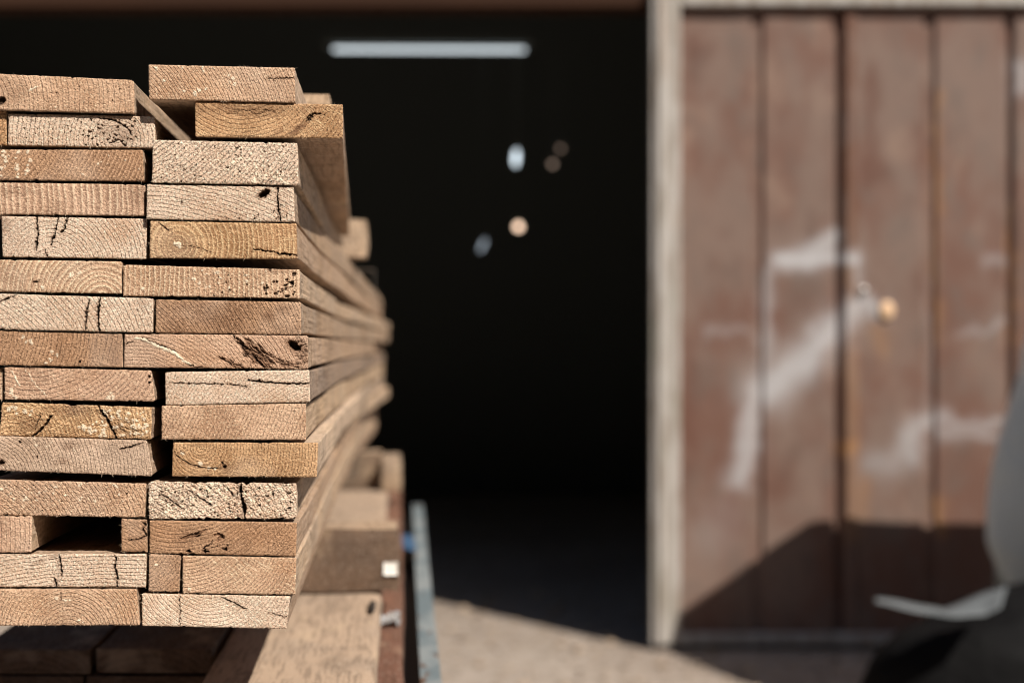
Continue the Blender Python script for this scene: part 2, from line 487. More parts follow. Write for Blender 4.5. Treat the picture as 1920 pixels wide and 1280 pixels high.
    me.shade_flat() if hasattr(me, 'shade_flat') else None
    o = bpy.data.objects.new(name, me)
    o.location = stack_pt(cx, s, cz)
    o.rotation_euler = (0, 0, WK)
    COL.objects.link(o)
    tag(o, label, cat, group)
    return o

# ------------------------------------------------------------------ the near stack, board by board
B = board
B((-28, 137, 252, 150, 252, 213, -28, 206), 5, (-60, 190), 9, 'D', 'tan', 'topmost left board with a rounded corner and a dark knot at the frame edge', 101,
  rc={(1, 0): .0042}, holes=[(1, 190, 7, 10, 60, 4)], soft=[(25, 175, 45, 26, 0, .35)], streaks=[([(52, 172), (60, 167), (71, 162)], 1.6)],
  spots=[(95, 195, 170, 203, 5, 1.6), (100, 160, 240, 200, 10, -1.0)], pore=.35, lines=.12, ray=.1, side=1, length=3.9)
B((-48, 205, 12, 206, 13, 273, -48, 271), -2, (-20, 230), 8, 'D', 'gold', 'short golden board end cut off by the left edge of the photo in second row', 102, length=3.8)
B((15, 213, 290, 218, 292, 278, 14, 273), 0, (222, 262), 8, 'D', 'pale', 'pale board in the second row with a ringed knot full of holes at its right', 103,
  spots=[(160, 222, 260, 272, 34, -2.0), (30, 222, 160, 268, 60, -.9)], soft=[(222, 250, 44, 22, 15, .55)],
  cracks=[([(188, 222), (215, 226), (240, 240), (246, 252)], 1.6, 2.5), ([(205, 268), (222, 262), (236, 274)], 1.5, 2.5)], length=3.9, pore=.7, lines=.25)
B((-34, 280, 268, 281, 270, 340, -34, 338), 6, (-190, 120), 7.2, 'L', 'brown', 'brown board in third row with curved pale rings and white specks at its left', 104,
  spots=[(-4, 283, 62, 336, 24, 3.2), (120, 285, 264, 336, 14, 1.7)], pore=.5, lines=.5, ray=.15, length=4.0)
B((-40, 341, 272, 346, 272, 405, -40, 402), 4, (-420, 376), 12.0, 'L', 'pink', 'reddish board in fourth row striped with upright wavy cream growth rings', 105,
  lines=.8, pore=.25, mott=.35, wob=.0028, soft=[(256, 372, 14, 30, 0, .3), (10, 360, 60, 10, 0, .3)], ray=.1, length=3.9)
B((2, 405, 276, 410, 274, 486, 4, 482), 3, (96, 505), 8, 'D', 'pale', 'thick pale board in the fifth row with three upright cracks near its left end', 106,
  cracks=[([(68, 404), (70, 435), (67, 470)], 2.4, 6), ([(109, 405), (106, 425), (96, 458)], 1.8, 5), ([(126, 409), (121, 428), (112, 436)], 2.0, 5), ([(83, 468), (88, 482)], 1, 2)],
  soft=[(5, 425, 16, 20, 0, .4)], pore=.55, lines=.35, length=4.0)
B((-40, 486, 228, 490, 228, 551, -40, 546), 6, (190, 566), 9.5, 'L', 'tan', 'tan board in sixth row with bold pale rings arching round its lower right', 107,
  lines=.75, pore=.35, spots=[(134, 516, 5), (150, 512, 4), (80, 538, 4)], holes=[(66, 529, 5, 2, -10, 3)], soft=[(40, 520, 90, 14, 0, .12)], length=3.9)
B((-40, 549, 288, 559, 286, 624, -40, 617), 8, (-110, 760), 8.5, 'D', 'pale', 'very pale long board in the seventh row split by an upright crack', 108,
  cracks=[([(187, 556), (184, 585), (185, 622)], 2.6, 6), ([(167, 560), (161, 590), (158, 620)], 1.5, 4), ([(-4, 568), (12, 560), (30, 552)], 1.3, 3)],
  soft=[(266, 566, 26, 12, 30, .2)], pore=.6, lines=.25, length=4.0)
B((-60, 618, 229, 625, 231, 689, -60, 684), 6, (-300, 560), 8.0, 'D', 'brown', 'dull brown board in the eighth row with small white specks and darker right end', 109,
  spots=[(30, 625, 60, 645, 5, 3), (75, 650, 115, 690, 7, 2.6)], holes=[(150, 678, 3.5, 2.5, 0, 3)], pore=.5, soft=[(215, 655, 20, 40, 0, .25)], length=3.8)
B((-50, 689, 4, 690, 4, 752, -50, 751), 0, (-20, 650), 8, 'D', 'grey', 'narrow sliver of board end at the left frame edge in ninth row', 110, length=3.6)
B((8, 687, 284, 694, 291, 753, 8, 749), 4, (62, 560), 8.0, 'D', 'pink', 'pinkish board in ninth row with slanting brown rings and a worn right corner', 111,
  rc={(1, 0): .002, (1, 1): .0025}, spots=[(12, 722, 30, 748, 6, 3.5), (200, 716, 220, 746, 5, 3)], streaks=[([(22, 696), (32, 712), (38, 722)], 1.6), ([(48, 694), (66, 720), (90, 744)], .8)],
  holes=[(281, 706, 3, 3, 0, 3), (280, 716, 2.2, 2.2, 0, 3)], lines=.7, pore=.35, ray=.5, length=3.9)
B((3, 753, 285, 763, 284, 824, -2, 817), 3, (20, 840), 7.0, 'L', 'gold', 'mottled golden board in the tenth row with diagonal cracks and crumbly pale right end', 112,
  cracks=[([(96, 780), (82, 800), (60, 818)], 2.4, 6), ([(76, 775), (70, 790), (66, 806)], 1.0, 3), ([(186, 762), (192, 775), (206, 795), (216, 822)], 2.6, 5)],
  spots=[(190, 768, 282, 818, 60, 3.0), (5, 762, 60, 780, 10, 3), (140, 790, 200, 820, 20, 3)], soft=[(55, 795, 36, 18, 0, .45), (135, 770, 50, 14, 0, .5)],
  rots=[(228, 800, 50, 18, 30, .35)], rough=1.8, length=3.9, ray=.5, lines=.4)
B((-24, 816, 275, 825, 287, 893, -24, 881), 5, (-30, 905), 6.5, 'D', 'grey', 'grey-brown board in the eleventh row with short dark dashes at its lower right', 113,
  rc={(1, 0): .002, (1, 1): .003}, cracks=[([(268, 829), (250, 836), (222, 842)], 1.4, 4)], holes=[(38, 829, 3, 2.2, -20, 4), (69, 855, 1.8, 1.8, 0, 3), (2, 866, 6, 5, 0, 4)],
  soft=[(128, 835, 14, 12, 0, .5), (118, 865, 14, 8, 0, .5)], rots=[(235, 878, 32, 8, 90, .0)], streaks=[([(136, 833), (138, 842), (141, 850)], .8)],
  spots=[(60, 820, 100, 845, 10, 1.4)] , lines=.4, length=3.8)
B((-30, 898, 274, 906, 272, 970, -30, 966), 4, (-120, 1100), 7, 'D', 'tan', 'plain tan board in twelfth row with fuzzy speckled sawn face', 114,
  spots=[(0, 904, 230, 940, 46, 2.2), (0, 905, 260, 966, 40, -1.1)], pore=.6, lines=.12, rough=1.5, ray=.1, length=4.0, chips=12)
B((-60, 967, 60, 967, 59, 1036, -60, 1037), 6, (-500, 1000), 9, 'D', 'pink', 'square-cut board end with a slanting right side beside the dark hollow', 115,
  pore=.4, lines=.3, skew=(.03, 0), length=2.9, side=3, rc=.0008, fib=8)
B((227, 971, 275, 974, 277, 1036, 227, 1034), 3, (180, 1100), 5.5, 'D', 'brown', 'small brown block with a wavy crack right of the dark hollow', 116,
  cracks=[([(276, 982), (268, 990), (275, 1004), (262, 1010), (240, 1012)], 1.3, 3), ([(273, 985), (268, 978)], 2.2, 3)], length=3.6, pore=.3, rough=1.2)
B((-30, 1038, 275, 1038, 273, 1101, -30, 1100), 5, (190, 2100), 7.2, 'D', 'pale', 'pale board below the dark hollow with level rows of pores and two thin cracks', 117,
  cracks=[([(110, 1040), (114, 1062), (115, 1078)], 1.4, 4), ([(102, 1084), (106, 1099)], 1.6, 4), ([(216, 1040), (218, 1050), (215, 1064), (220, 1080), (219, 1100)], 1.5, 4)],
  soft=[(68, 1056, 22, 5, -35, .45), (100, 1044, 14, 6, 0, .5)], pore=.75, lines=.75, length=3.9, wob=.002, ray=.15)
B((-30, 1104, 256, 1104, 262, 1172, -30, 1173), 9, (128, 1192), 6.6, 'D', 'tan', 'bottom left board with dark arched growth rings like a low hill', 118,
  soft=[(128, 1180, 62, 54, 0, .28)], spots=[(122, 1123, 134, 1125, 3, 3), (148, 1162, 3), (155, 1167, 2), (106, 1120, 3)], cracks=[([(114, 1110), (116, 1124)], 1.0, 2)],
  pore=.45, lines=.8, fib=60, ray=.3, length=4.0, wob=.0018)
# right-hand column
B((278, 121, 553, 127, 554, 193, 279, 187), 17, (60, 330), 6.3, 'D', 'tan', 'topmost right board, brown with white specks and pale furred right side', 201,
  spots=[(284, 123, 300, 130, 5, 2.6), (340, 122, 420, 136, 8, 2), (426, 138, 440, 162, 6, 2.6), (308, 152, 3), (365, 175, 4.4), (373, 169, 3), (386, 167, 2.6), (345, 172, 2)],
  cracks=[([(495, 149), (525, 147), (552, 146)], .9, 2)], pore=.5, lines=.55, side=5, length=.62, ray=.12)
B((365, 190, 643, 196, 643, 260, 366, 257), 14.5, (455, 112), 8, 'D', 'gold', 'golden brown board second from top overhanging to the right with radial pale lines', 202,
  cracks=[([(575, 222), (586, 213), (596, 214), (608, 215)], 1.5, 3), ([(588, 214), (582, 222), (576, 226)], 2.4, 3)], soft=[(560, 240, 40, 7, -42, .85), (470, 205, 130, 14, 0, .55), (520, 250, 30, 6, -40, .45)],
  rots=[(470, 212, 40, 8, 0, .35)], ray=.95, pore=.65, lines=.25, length=1.29, skew=(-.028, 0), side=0, rough=.8)
B((286, 262, 558, 268, 560, 348, 284, 343), 12, (60, -60), 7.5, 'D', 'pale', 'thick pale board in third right row with slanting rough pore lines', 203,
  spots=[(470, 320, 540, 345, 24, 3.0), (400, 285, 540, 320, 30, 2.4), (300, 268, 550, 343, 70, -1.2)], pore=.8, lines=.55, rough=1.4, length=1.32, side=1, bend=-.004, ray=.1)
B((275, 345, 551, 350, 553, 417, 274, 411), 10, (260, 900), 7.5, 'D', 'pale', 'whitish board with a burnt oval hole and a short curved crack near its right end', 204,
  holes=[(494, 363, 13, 6.4, -32, 7)], cracks=[([(520, 352), (521, 375), (522, 392), (527, 415)], 1.7, 4), ([(342, 374), (340, 382)], .8, 2)],
  pore=.6, lines=.18, spots=[(420, 380, 560, 412, 26, -1.3)], soft=[(535, 375, 14, 26, 0, .15)], length=3.4, bend=0.046, bend_from=0, side=4, ray=.06)
B((281, 414, 556, 419, 558, 486, 280, 484), 9, (334, 459), 9.2, 'L', 'gold', 'golden board with a round pith and white star left and a long crack right', 205,
  spots=[(334, 458, 4.6), (338, 462, 3), (329, 456, 2.8)], cracks=[([(474, 467), (505, 471), (535, 477), (558, 479)], 1.9, 5), ([(296, 417), (306, 424), (315, 433)], 1.5, 3), ([(338, 460), (370, 464), (398, 472)], .6, 1)],
  soft=[(334, 459, 34, 26, 0, .3)], ray=.7, pore=.35, lines=.55, length=3.4, bend=0.044, bend_from=0.1, side=0, wob=.0016)
B((230, 496, 562, 505, 562, 560, 230, 555), 5, (-500, 520), 9.0, 'L', 'tan', 'wide thin tan board under the black gap with small holes at its right end', 206,
  spots=[(350, 505, 500, 540, 22, 2.6), (495, 504, 555, 556, 26, -3.2), (268, 541, 3), (400, 515, 470, 555, 18, -1.4)], pore=.5, lines=.5, length=3.45, bend=0.068, bend_from=0.9, side=1, soft=[(520, 508, 40, 6, 0, .5)], rough=1.2)
B((292, 561, 564, 566, 565, 628, 291, 624), 6, (30, 850), 6.6, 'D', 'brown', 'darker brown board with crossing pale rays and two smoky blotches', 207,
  soft=[(505, 592, 13, 12, 0, .75), (530, 576, 14, 16, 60, .6), (400, 590, 60, 22, 20, .25)], ray=.6, pore=.5, lines=.5, length=3.4, bend=0.067, bend_from=0.9, side=4)
B((233, 625, 577, 629, 578, 692, 232, 689), 6, (250, 820), 6.8, 'D', 'pink', 'wide pinkish board with rotten dark hollows right and a white torn streak left', 208,
  streaks=[([(252, 634), (270, 636), (300, 650), (326, 661), (346, 677), (362, 686)], 2.9)], cracks=[([(266, 632), (300, 646), (330, 658)], .9, 2), ([(234, 645), (248, 640)], 1.2, 2), ([(438, 628), (444, 637)], 1, 2), ([(350, 684), (372, 688), (392, 690)], 1.2, 2)],
  rots=[(476, 660, 40, 17, 38, 1), (440, 684, 28, 6, 30, .9), (515, 672, 30, 5, 35, .7), (548, 684, 20, 6, 10, .7), (566, 655, 14, 26, -20, .55)], holes=[(552, 649, 15, 8, 35, 9)], length=3.35, bend=0.041, bend_from=0.9, side=0, pore=.35, lines=.4)
B((309, 697, 580, 693, 582, 754, 310, 760), 5, (640, 900), 6.6, 'D', 'pale', 'pale board split lengthwise by a dark level crack reaching its right edge', 209,
  cracks=[([(464, 711), (500, 716), (540, 719), (581, 718)], 1.7, 6), ([(316, 717), (370, 719), (420, 720), (470, 725)], .9, 3)], rc={(0, 0): .002, (0, 1): .0015}, pore=.35, lines=.4, length=3.4, bend=0.04, bend_from=0.9, side=2)
B((302, 760, 574, 756, 574, 825, 303, 824), 5, (-200, 500), 7, 'D', 'tan', 'plain thick tan board of even fuzzy texture above the golden knotty one', 210,
  pore=.55, lines=.12, mott=.25, length=3.3, bend=0.043, bend_from=0.9, side=3, ray=.05, soft=[(325, 800, 20, 26, 0, .25)])
B((324, 829, 597, 829, 594, 895, 322, 893), 4, (378, 838), 5.8, 'D', 'gold', 'golden orange board sticking out to the right with a small dark knot', 211,
  holes=[(421, 875, 4.5, 3.5, 30, 3), (417, 868, 3, 2.2, 60, 3)], cracks=[([(325, 847), (333, 856), (352, 868), (370, 874), (395, 877), (414, 877)], 1.0, 2.5), ([(344, 850), (342, 845), (338, 847)], .8, 1)],
  spots=[(342, 850, 3), (376, 869, 4.5), (392, 876, 2.8), (405, 878, 2.8)], soft=[(427, 876, 18, 13, 0, .45), (375, 834, 26, 5, 0, .4)], pore=.45, lines=.3, length=3.35, bend=0.03, bend_from=1.6, side=5, fib=34, rough=1.0)
B((278, 902, 557, 905, 556, 973, 278, 973), 4, (150, 1180), 9, 'D', 'pale', 'rough crumbly pale board cut through by an upright black crack', 212,
  cracks=[([(450, 902), (452, 925), (456, 945), (459, 974)], 3.4, 8), ([(300, 925), (320, 938), (345, 955)], 1.1, 3), ([(350, 915), (375, 932), (398, 948)], 1.1, 3), ([(425, 912), (434, 922), (436, 932)], 1.3, 3)],
  spots=[(285, 910, 550, 968, 90, -1.7), (285, 908, 550, 968, 70, 2.6)], rough=2.4, pore=.75, lines=.35, length=3.4, bend=0.07, bend_from=1.5, side=1, chips=16, rc={(0, 0): .003, (1, 1): .003})
B((280, 975, 557, 979, 555, 1043, 280, 1037), 5, (340, 860), 7, 'D', 'brown', 'orange brown board with two blackened knot scars left of centre', 213,
  rots=[(360, 1004, 26, 4, -18, 1), (411, 1003, 9, 4, 10, 1), (412, 1010, 7, 4, -40, .8)], cracks=[([(400, 1012), (392, 1022), (382, 1027), (386, 1034)], 1.4, 3)],
  holes=[(354, 1033, 4, 3, 0, 4), (424, 1029, 3, 3, 0, 4), (386, 1034, 7, 3, 0, 4)], soft=[(370, 1004, 60, 18, 0, .25)], spots=[(380, 1020, 430, 1036, 8, -1.7)], pore=.45, lines=.2, length=3.3, bend=0.033, bend_from=1.8, side=0)
B((279, 1038, 339, 1040, 336, 1110, 278, 1109), 5, (200, 960), 6.2, 'D', 'brown', 'small brown block with one white speck in the second lowest row', 214,
  spots=[(293, 1058, 2.8)], pore=.5, lines=.5, length=3.3, fib=20)
B((342, 1041, 556, 1045, 554, 1115, 342, 1112), 6, (352, 985), 6.8, 'D', 'tan', 'tan board with pale rays crossing brown rings in second lowest row', 215,
  ray=1.0, pore=.45, lines=.55, length=3.35, bend=0.031, bend_from=1.8, side=1, spots=[(354, 1104, 2.5)], soft=[(370, 1060, 40, 20, 0, .2)], fib=40)
B((265, 1112, 545, 1117, 537, 1179, 266, 1173), 6, (395, 1060), 6.6, 'D', 'pale', 'lowest right board, pale, fan-like grain and a slanting hairline crack', 216,
  cracks=[([(337, 1114), (338, 1172)], .8, 3), ([(414, 1118), (438, 1130), (461, 1141)], 1.0, 3), ([(500, 1148), (520, 1152), (538, 1156)], .9, 2)], ray=.5, pore=.3, lines=.35, length=3.3, bend=0.039, bend_from=1.9, side=0)

# shorter pieces lying on and behind the stack
def rough_box(name, size, mat, loc, rz=0.0, n=(8, 8, 8), amp=.0015, seed=0, parent=None, sunlit_top_mat=None):
    """a sawn timber: box with its low-front-left corner at the origin, faces gently uneven and arrises worn"""
    sx, sy, sz = size
    pts, faces, key, fmt = [], [], {}, []
    def vid(i, j, k):
        if (i, j, k) not in key:
            x, y, z = sx * i / n[0], sy * j / n[1], sz * k / n[2]
            edge = (i in (0, n[0])) + (j in (0, n[1])) + (k in (0, n[2]))
            nx = float(vnoise(np.array(y * 9 + z * 31 + i), np.array(x * 17 + z * 23), seed)) * amp
            ny = float(vnoise(np.array(x * 9 + z * 31 + j), np.array(y * 17 + 5.5), seed + 1)) * amp
            nz = float(vnoise(np.array(x * 11 + k), np.array(y * 11 + 9), seed + 2)) * amp
            if edge >= 2:
                in_ = .0022
                if i in (0, n[0]): nx += in_ if i == 0 else -in_
                if j in (0, n[1]): ny += in_ if j == 0 else -in_
                if k in (0, n[2]): nz += in_ if k == 0 else -in_
            key[(i, j, k)] = len(pts); pts.append((x + nx, y + ny, z + nz))
        return key[(i, j, k)]
    for i in range(n[0]):
        for j in range(n[1]):
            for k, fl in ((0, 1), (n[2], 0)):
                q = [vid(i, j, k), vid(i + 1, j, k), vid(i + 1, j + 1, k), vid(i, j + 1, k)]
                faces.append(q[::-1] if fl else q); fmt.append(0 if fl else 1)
    for i in range(n[0]):
        for k in range(n[2]):
            for j, fl in ((0, 0), (n[1], 1)):
                q = [vid(i, j, k), vid(i + 1, j, k), vid(i + 1, j, k + 1), vid(i, j, k + 1)]
                faces.append(q[::-1] if fl else q)
    for j in range(n[1]):
        for k in range(n[2]):
            for i, fl in ((0, 1), (n[0], 0)):
                q = [vid(i, j, k), vid(i, j + 1, k), vid(i, j + 1, k + 1), vid(i, j, k + 1)]
                faces.append(q[::-1] if fl else q)
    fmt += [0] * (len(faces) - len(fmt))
    return mesh_obj(name, pts, faces, [mat, sunlit_top_mat] if sunlit_top_mat else mat, parent, fmat=fmt if sunlit_top_mat else None, loc=loc, rz=rz)

m_dark = side_material((.165, .105, .07), (.12, .082, .06), 11, 'weathered_bearer_low_shade', curl=.06, bumpd=.0005, dots=.1)  # weathered bearer; its dark tone also paints shade on lower-board sides
m_mid = side_material((.37, .265, .18), (.31, .235, .175), 12, 'tan_block_sunlit_top', curl=.08, bumpd=.0006, dots=.15)  # tan block, and bearer tops lightened to look sunlit
m_mid2 = side_material((.19, .13, .09), (.15, .11, .08), 15, 'brown_bearer', curl=.08, bumpd=.0006, dots=.15)
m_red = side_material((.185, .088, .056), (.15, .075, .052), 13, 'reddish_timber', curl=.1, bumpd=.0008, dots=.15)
m_plank = side_material((.42, .31, .225), (.37, .28, .21), 14, 'worn_plank', curl=.07, bumpd=.0008, dots=.5)

# crosswise bearers that carry the near stack
BG = 'crosswise bearers under the near timber stack'
def bearer(ur, s, ztop, h, d, mat, label, seed, length=.75, group=BG, name='timber_bearer'):
    o = rough_box(name, (length, d, h), mat, stack_pt(ur - length, s, ztop - h), WK, (40, 4, 5), .002, seed, sunlit_top_mat=m_mid)  # lighter top material paints sunlight onto the upper faces
    return tag(o, label, 'timber', group)
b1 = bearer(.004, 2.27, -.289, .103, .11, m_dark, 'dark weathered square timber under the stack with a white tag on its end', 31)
lab = rough_box('paper_label', (.027, .0012, .025), None or NT('white_paper').fin((.85, .84, .80), .6), (.75 - .0280, -.0035, .026), 0, (4, 1, 4), .0004, 5, parent=b1)
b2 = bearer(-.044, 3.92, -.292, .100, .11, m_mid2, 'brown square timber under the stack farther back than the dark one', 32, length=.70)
tag(rough_box('timber_block', (.054, .14, .095), m_mid, stack_pt(-.0435, 3.86, -.3935), WK, (4, 6, 5), .002, 33),
    'small tan timber block end lit at the right of the farther bearer', 'timber')
# packing stick on the topmost board, stub block behind the overhanging board
tag(rough_box('packing_stick', (.22, .05, .034), SIDES[3], stack_pt(-.303, 1.80, .2835), WK, (10, 3, 3), .001, 41),
    'pale packing stick laid across the topmost right board', 'stick')
tag(rough_box('timber_block', (.19, .07, .078), SIDES[1], stack_pt(-.248, 2.79, .170), WK, (10, 4, 5), .0015, 42),
    'short tan timber block standing out behind the overhanging golden board', 'timber')

# strap round the far part of the stack
m_strap = NT('strap_band').fin((.13, .115, .10), .45)
def strap(s, ul, ur, zb, zt):
    t_, w_ = .0012, .032
    pr = [(ul, zb), (-.098, zb), (-.085, -.20), (-.070, -.10), (-.067, .0), (-.054, .08), (-.052, zt), (ul, zt)]
    vs_, fs = [], []
    for (u, z) in pr:
        cu, cz_ = -.2, (zb + zt) / 2
        e = (1 if u > cu else -1, 1 if z > cz_ else -1)
        for (dy, o_) in ((0, 0), (w_, 0), (w_, t_), (0, t_)):
            vs_.append(stack_pt(u + e[0] * o_, s + dy, z + e[1] * o_))
    n_ = len(pr)
    for i in range(n_):
        j = (i + 1) % n_
        for k in range(4):
            l = (k + 1) % 4
            fs.append((i * 4 + k, j * 4 + k, j * 4 + l, i * 4 + l))
    return mesh_obj('packing_strap', vs_, fs, m_strap)
tag(strap(3.22, -.372, -.06, -.2885, .171), 'dark flat strap tied upright round the back part of the stack', 'strap')

# ------------------------------------------------------------------ lower stack the near stack rests on
LG = 'boards of the shaded lower stack'
S1 = 1.86
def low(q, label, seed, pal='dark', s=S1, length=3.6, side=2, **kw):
    return board(q, 0, (q[0] + 90, q[1] + 160), 12, 'D', pal, label, seed, s0=s, length=length, res=.0016, fib=0, group=LG, side=side, chips=3, sidemat=m_dark, **kw)  # darkened end and side colours deepen the shade under the stack
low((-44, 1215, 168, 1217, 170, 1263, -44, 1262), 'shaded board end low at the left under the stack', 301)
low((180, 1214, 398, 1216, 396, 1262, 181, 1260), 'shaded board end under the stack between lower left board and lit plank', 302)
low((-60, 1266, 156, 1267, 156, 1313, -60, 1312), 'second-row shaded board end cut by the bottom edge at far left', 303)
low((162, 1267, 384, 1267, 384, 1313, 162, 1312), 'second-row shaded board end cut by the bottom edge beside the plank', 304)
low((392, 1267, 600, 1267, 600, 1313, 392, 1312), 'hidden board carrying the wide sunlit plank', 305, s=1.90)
# wide sunlit plank
pl_ = rough_box('wide_plank', (.206, 3.7, .034), m_plank, stack_pt(-.231, 1.44, -.4285), WK, (14, 120, 3), .0012, 51)
tag(pl_, 'wide sunlit plank running forward past the others below the stack', 'plank')
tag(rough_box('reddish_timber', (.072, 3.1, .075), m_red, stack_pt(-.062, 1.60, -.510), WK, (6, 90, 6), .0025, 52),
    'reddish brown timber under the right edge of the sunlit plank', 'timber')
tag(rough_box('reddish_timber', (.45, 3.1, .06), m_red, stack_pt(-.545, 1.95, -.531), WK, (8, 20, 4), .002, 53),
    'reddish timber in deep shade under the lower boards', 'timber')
# black clip on the plank, crumpled foil at the bearer's end, blue rag on the rail
m_blk = NT('black_plastic').fin((.012, .012, .012), .4)
tag(rough_box('strap_clip', (.010, .085, .008), m_blk, stack_pt(-.043, 2.10, -.3945), WK, (2, 6, 2), .0006, 55),
    'small black clip on the sunlit plank just in front of the dark timber', 'clip')
def crumple(name, size, mat, loc, seed, nx=26, ny=14, amp=.006, rz=0.0, th=.0006):
    xs, ys = np.meshgrid(np.linspace(0, size[0], nx), np.linspace(0, size[1], ny))
    z = amp * (np.abs(vnoise(xs / (size[0] / 5), ys / (size[1] / 3), seed)) + .5 * np.abs(vnoise(xs / (size[0] / 12), ys / (size[1] / 7), seed + 1)))
    top = np.stack([xs.ravel(), ys.ravel(), (z + th).ravel()], 1)
    bot = np.stack([xs.ravel(), ys.ravel(), z.ravel()], 1)
    N_ = nx * ny
    fs = []
    for j in range(ny - 1):
        for i in range(nx - 1):
            a = j * nx + i
            fs.append((a, a + 1, a + nx + 1, a + nx)); fs.append((a + N_ + nx, a + N_ + nx + 1, a + N_ + 1, a + N_))
    rim = [i for i in range(nx)] + [j * nx + nx - 1 for j in range(1, ny)] + [(ny - 1) * nx + i for i in range(nx - 2, -1, -1)] + [j * nx for j in range(ny - 2, 0, -1)]
    for k in range(len(rim)):
        a, b = rim[k], rim[(k + 1) % len(rim)]
        fs.append((b, a, a + N_, b + N_))
    return mesh_obj(name, np.concatenate([top, bot]), fs, mat, loc=loc, rz=rz)
m_foil = NT('foil'); m_foil = m_foil.fin((.50, .50, .50), .35, .6)
tag(crumple('foil_scrap', (.055, .06, 0), m_foil, stack_pt(-.050, 2.20, -.4335), 61, amp=.012, rz=WK),
    'scrap of crumpled silvery foil under the end of the dark timber', 'foil')

# ------------------------------------------------------------------ steel rack carrying the lower stack
def box_pts(x0, x1, y0, y1, z0, z1):
    v = [(x0, y0, z0), (x1, y0, z0), (x1, y1, z0), (x0, y1, z0), (x0, y0, z1), (x1, y0, z1), (x1, y1, z1), (x0, y1, z1)]
    f = [(3, 2, 1, 0), (4, 5, 6, 7), (0, 1, 5, 4), (1, 2, 6, 5), (2, 3, 7, 6), (3, 0, 4, 7)]
    return v, f
def boxes(name, lst, mat, parent=None, loc=(0, 0, 0), rz=0.0, bevel=0.0):
    V_, F_ = [], []
    for b in lst:
        v, f = box_pts(*b); k = len(V_)
        V_ += v; F_ += [tuple(i + k for i in q) for q in f]
    o = mesh_obj(name, V_, F_, mat, parent, loc=loc, rz=rz)
    if bevel:
        md = o.modifiers.new('bevel', 'BEVEL'); md.width = bevel; md.segments = 2
    return o

nm = NT('worn_blue_grey_paint')
co_ = nm.vm('MULTIPLY', nm.coord(), (1, .35, 1))
c_ = nm.mix(nm.step(nm.noise(co_, 22, 4, .6), .42, .6), (.14, .18, .20), (.24, .27, .28))
c_ = nm.mix(nm.step(nm.noise(co_, 40, 3, .6), .60, .68), c_, (.12, .065, .04))
nm.bump(nm.noise(co_, 60, 3), .002, .5)
m_rail = nm.fin(c_, .55)
rack = empty('steel_rack', tuple(stack_pt(0, 0, -CAM_H)), WK)
tag(rack, 'blue-grey painted steel rack under the lower boards with a long side rail', 'rack')
zr = CAM_H
# each rail is a channel; the outer one is slightly bowed
def rail(u0, u1, s0_, s1_, zt, zb, name='side_rail'):
    V_, F_ = [], []
    N_ = 24
    for i in range(N_ + 1):
        s_ = s0_ + (s1_ - s0_) * i / N_
        bow = .018 * ((s_ - s0_) / (s1_ - s0_)) 
        k = len(V_)
        prof = [(u0, zt), (u1, zt), (u1, zb), (u0, zb), (u0, zb + .006), (u1 - .006, zb + .006), (u1 - .006, zt - .006), (u0, zt - .006)]
        V_ += [(u + bow, s_, z + zr) for (u, z) in prof]
        if i:
            for a in range(8):
                b = (a + 1) % 8
                F_.append((k - 8 + a, k - 8 + b, k + b, k + a))
    F_.append(tuple(range(7, -1, -1))); F_.append(tuple(range(N_ * 8, N_ * 8 + 8)))
    return mesh_obj(name, V_, F_, m_rail, rack)
rail(.028, .058, 1.2, 4.3, -.478, -.518)
rail(-.62, -.585, 1.5, 4.6, -.535, -.64)
boxes('gap_shade_fill', [(.008, .060, 1.3, 4.3, zr - .72, zr - .5195)], m_blk, rack, bevel=.002)  # black box added to stand in for the shadowed gap beside the rail
for s_ in (1.75, 2.9, 4.1):
    boxes('cross_beam', [(-.585, .007, s_, s_ + .06, zr - .60, zr - .5345)], m_rail, rack, bevel=.002)
for s_ in (1.9, 4.2):
    for u_ in (-.60, -.02):
        boxes('leg', [(u_, u_ + .05, s_ + .06, s_ + .11, .004, zr - .602), (u_ - .03, u_ + .08, s_ + .03, s_ + .14, .001, .012)], m_rail, rack, bevel=.002)
nb = NT('blue_cloth'); nb.bump(nb.noise(nb.coord(), 180, 3), .002, .6)
m_blue = nb.fin(nb.mix(nb.noise(nb.coord(), 40, 2), (.02, .06, .13), (.035, .095, .19)), .8)
# blue rag wrapped over the rail: an inverted U with folds
def rag_over(u0, u1, s0_, s1_, zt, drop):
    V_, F_ = [], []
    prof = [(u0 - .004, zt - drop), (u0 - .006, zt - drop * .5), (u0 - .003, zt + .002), (u0 + .006, zt + .007), ((u0 + u1) / 2, zt + .008), (u1 - .005, zt + .006),
            (u1 + .003, zt), (u1 + .006, zt - drop * .35), (u1 + .004, zt - drop * .6)]
    n_ = 14; m_ = len(prof)
    for layer in (0, 1):
        for i in range(n_ + 1):
            s_ = s0_ + (s1_ - s0_) * i / n_
            for j, (u, z) in enumerate(prof):
                f = .0025 * math.sin(i * 1.9 + j * .7) + .002 * math.sin(i * 3.1 + 1)
                cu = (u0 + u1) / 2
                o_ = .0015 * layer
                V_.append((u + (f + o_) * (1 if u > cu else -1) + .014, s_ + .002 * math.sin(j), z + (abs(f) + o_) + zr))
    N_ = (n_ + 1) * m_
    for i in range(n_):
        for j in range(m_ - 1):
            a = i * m_ + j
            F_.append((a + N_, a + 1 + N_, a + m_ + 1 + N_, a + m_ + N_)); F_.append((a + m_, a + m_ + 1, a + 1, a))
    o = mesh_obj('blue_rag', V_, F_, m_blue, smooth=True, loc=tuple(rack.location), rz=WK)
    return tag(o, 'blue rag wrapped over the rack rail beside the dark timber', 'rag')
rag_over(-.010, .022, 3.30, 3.56, -.480, .09)

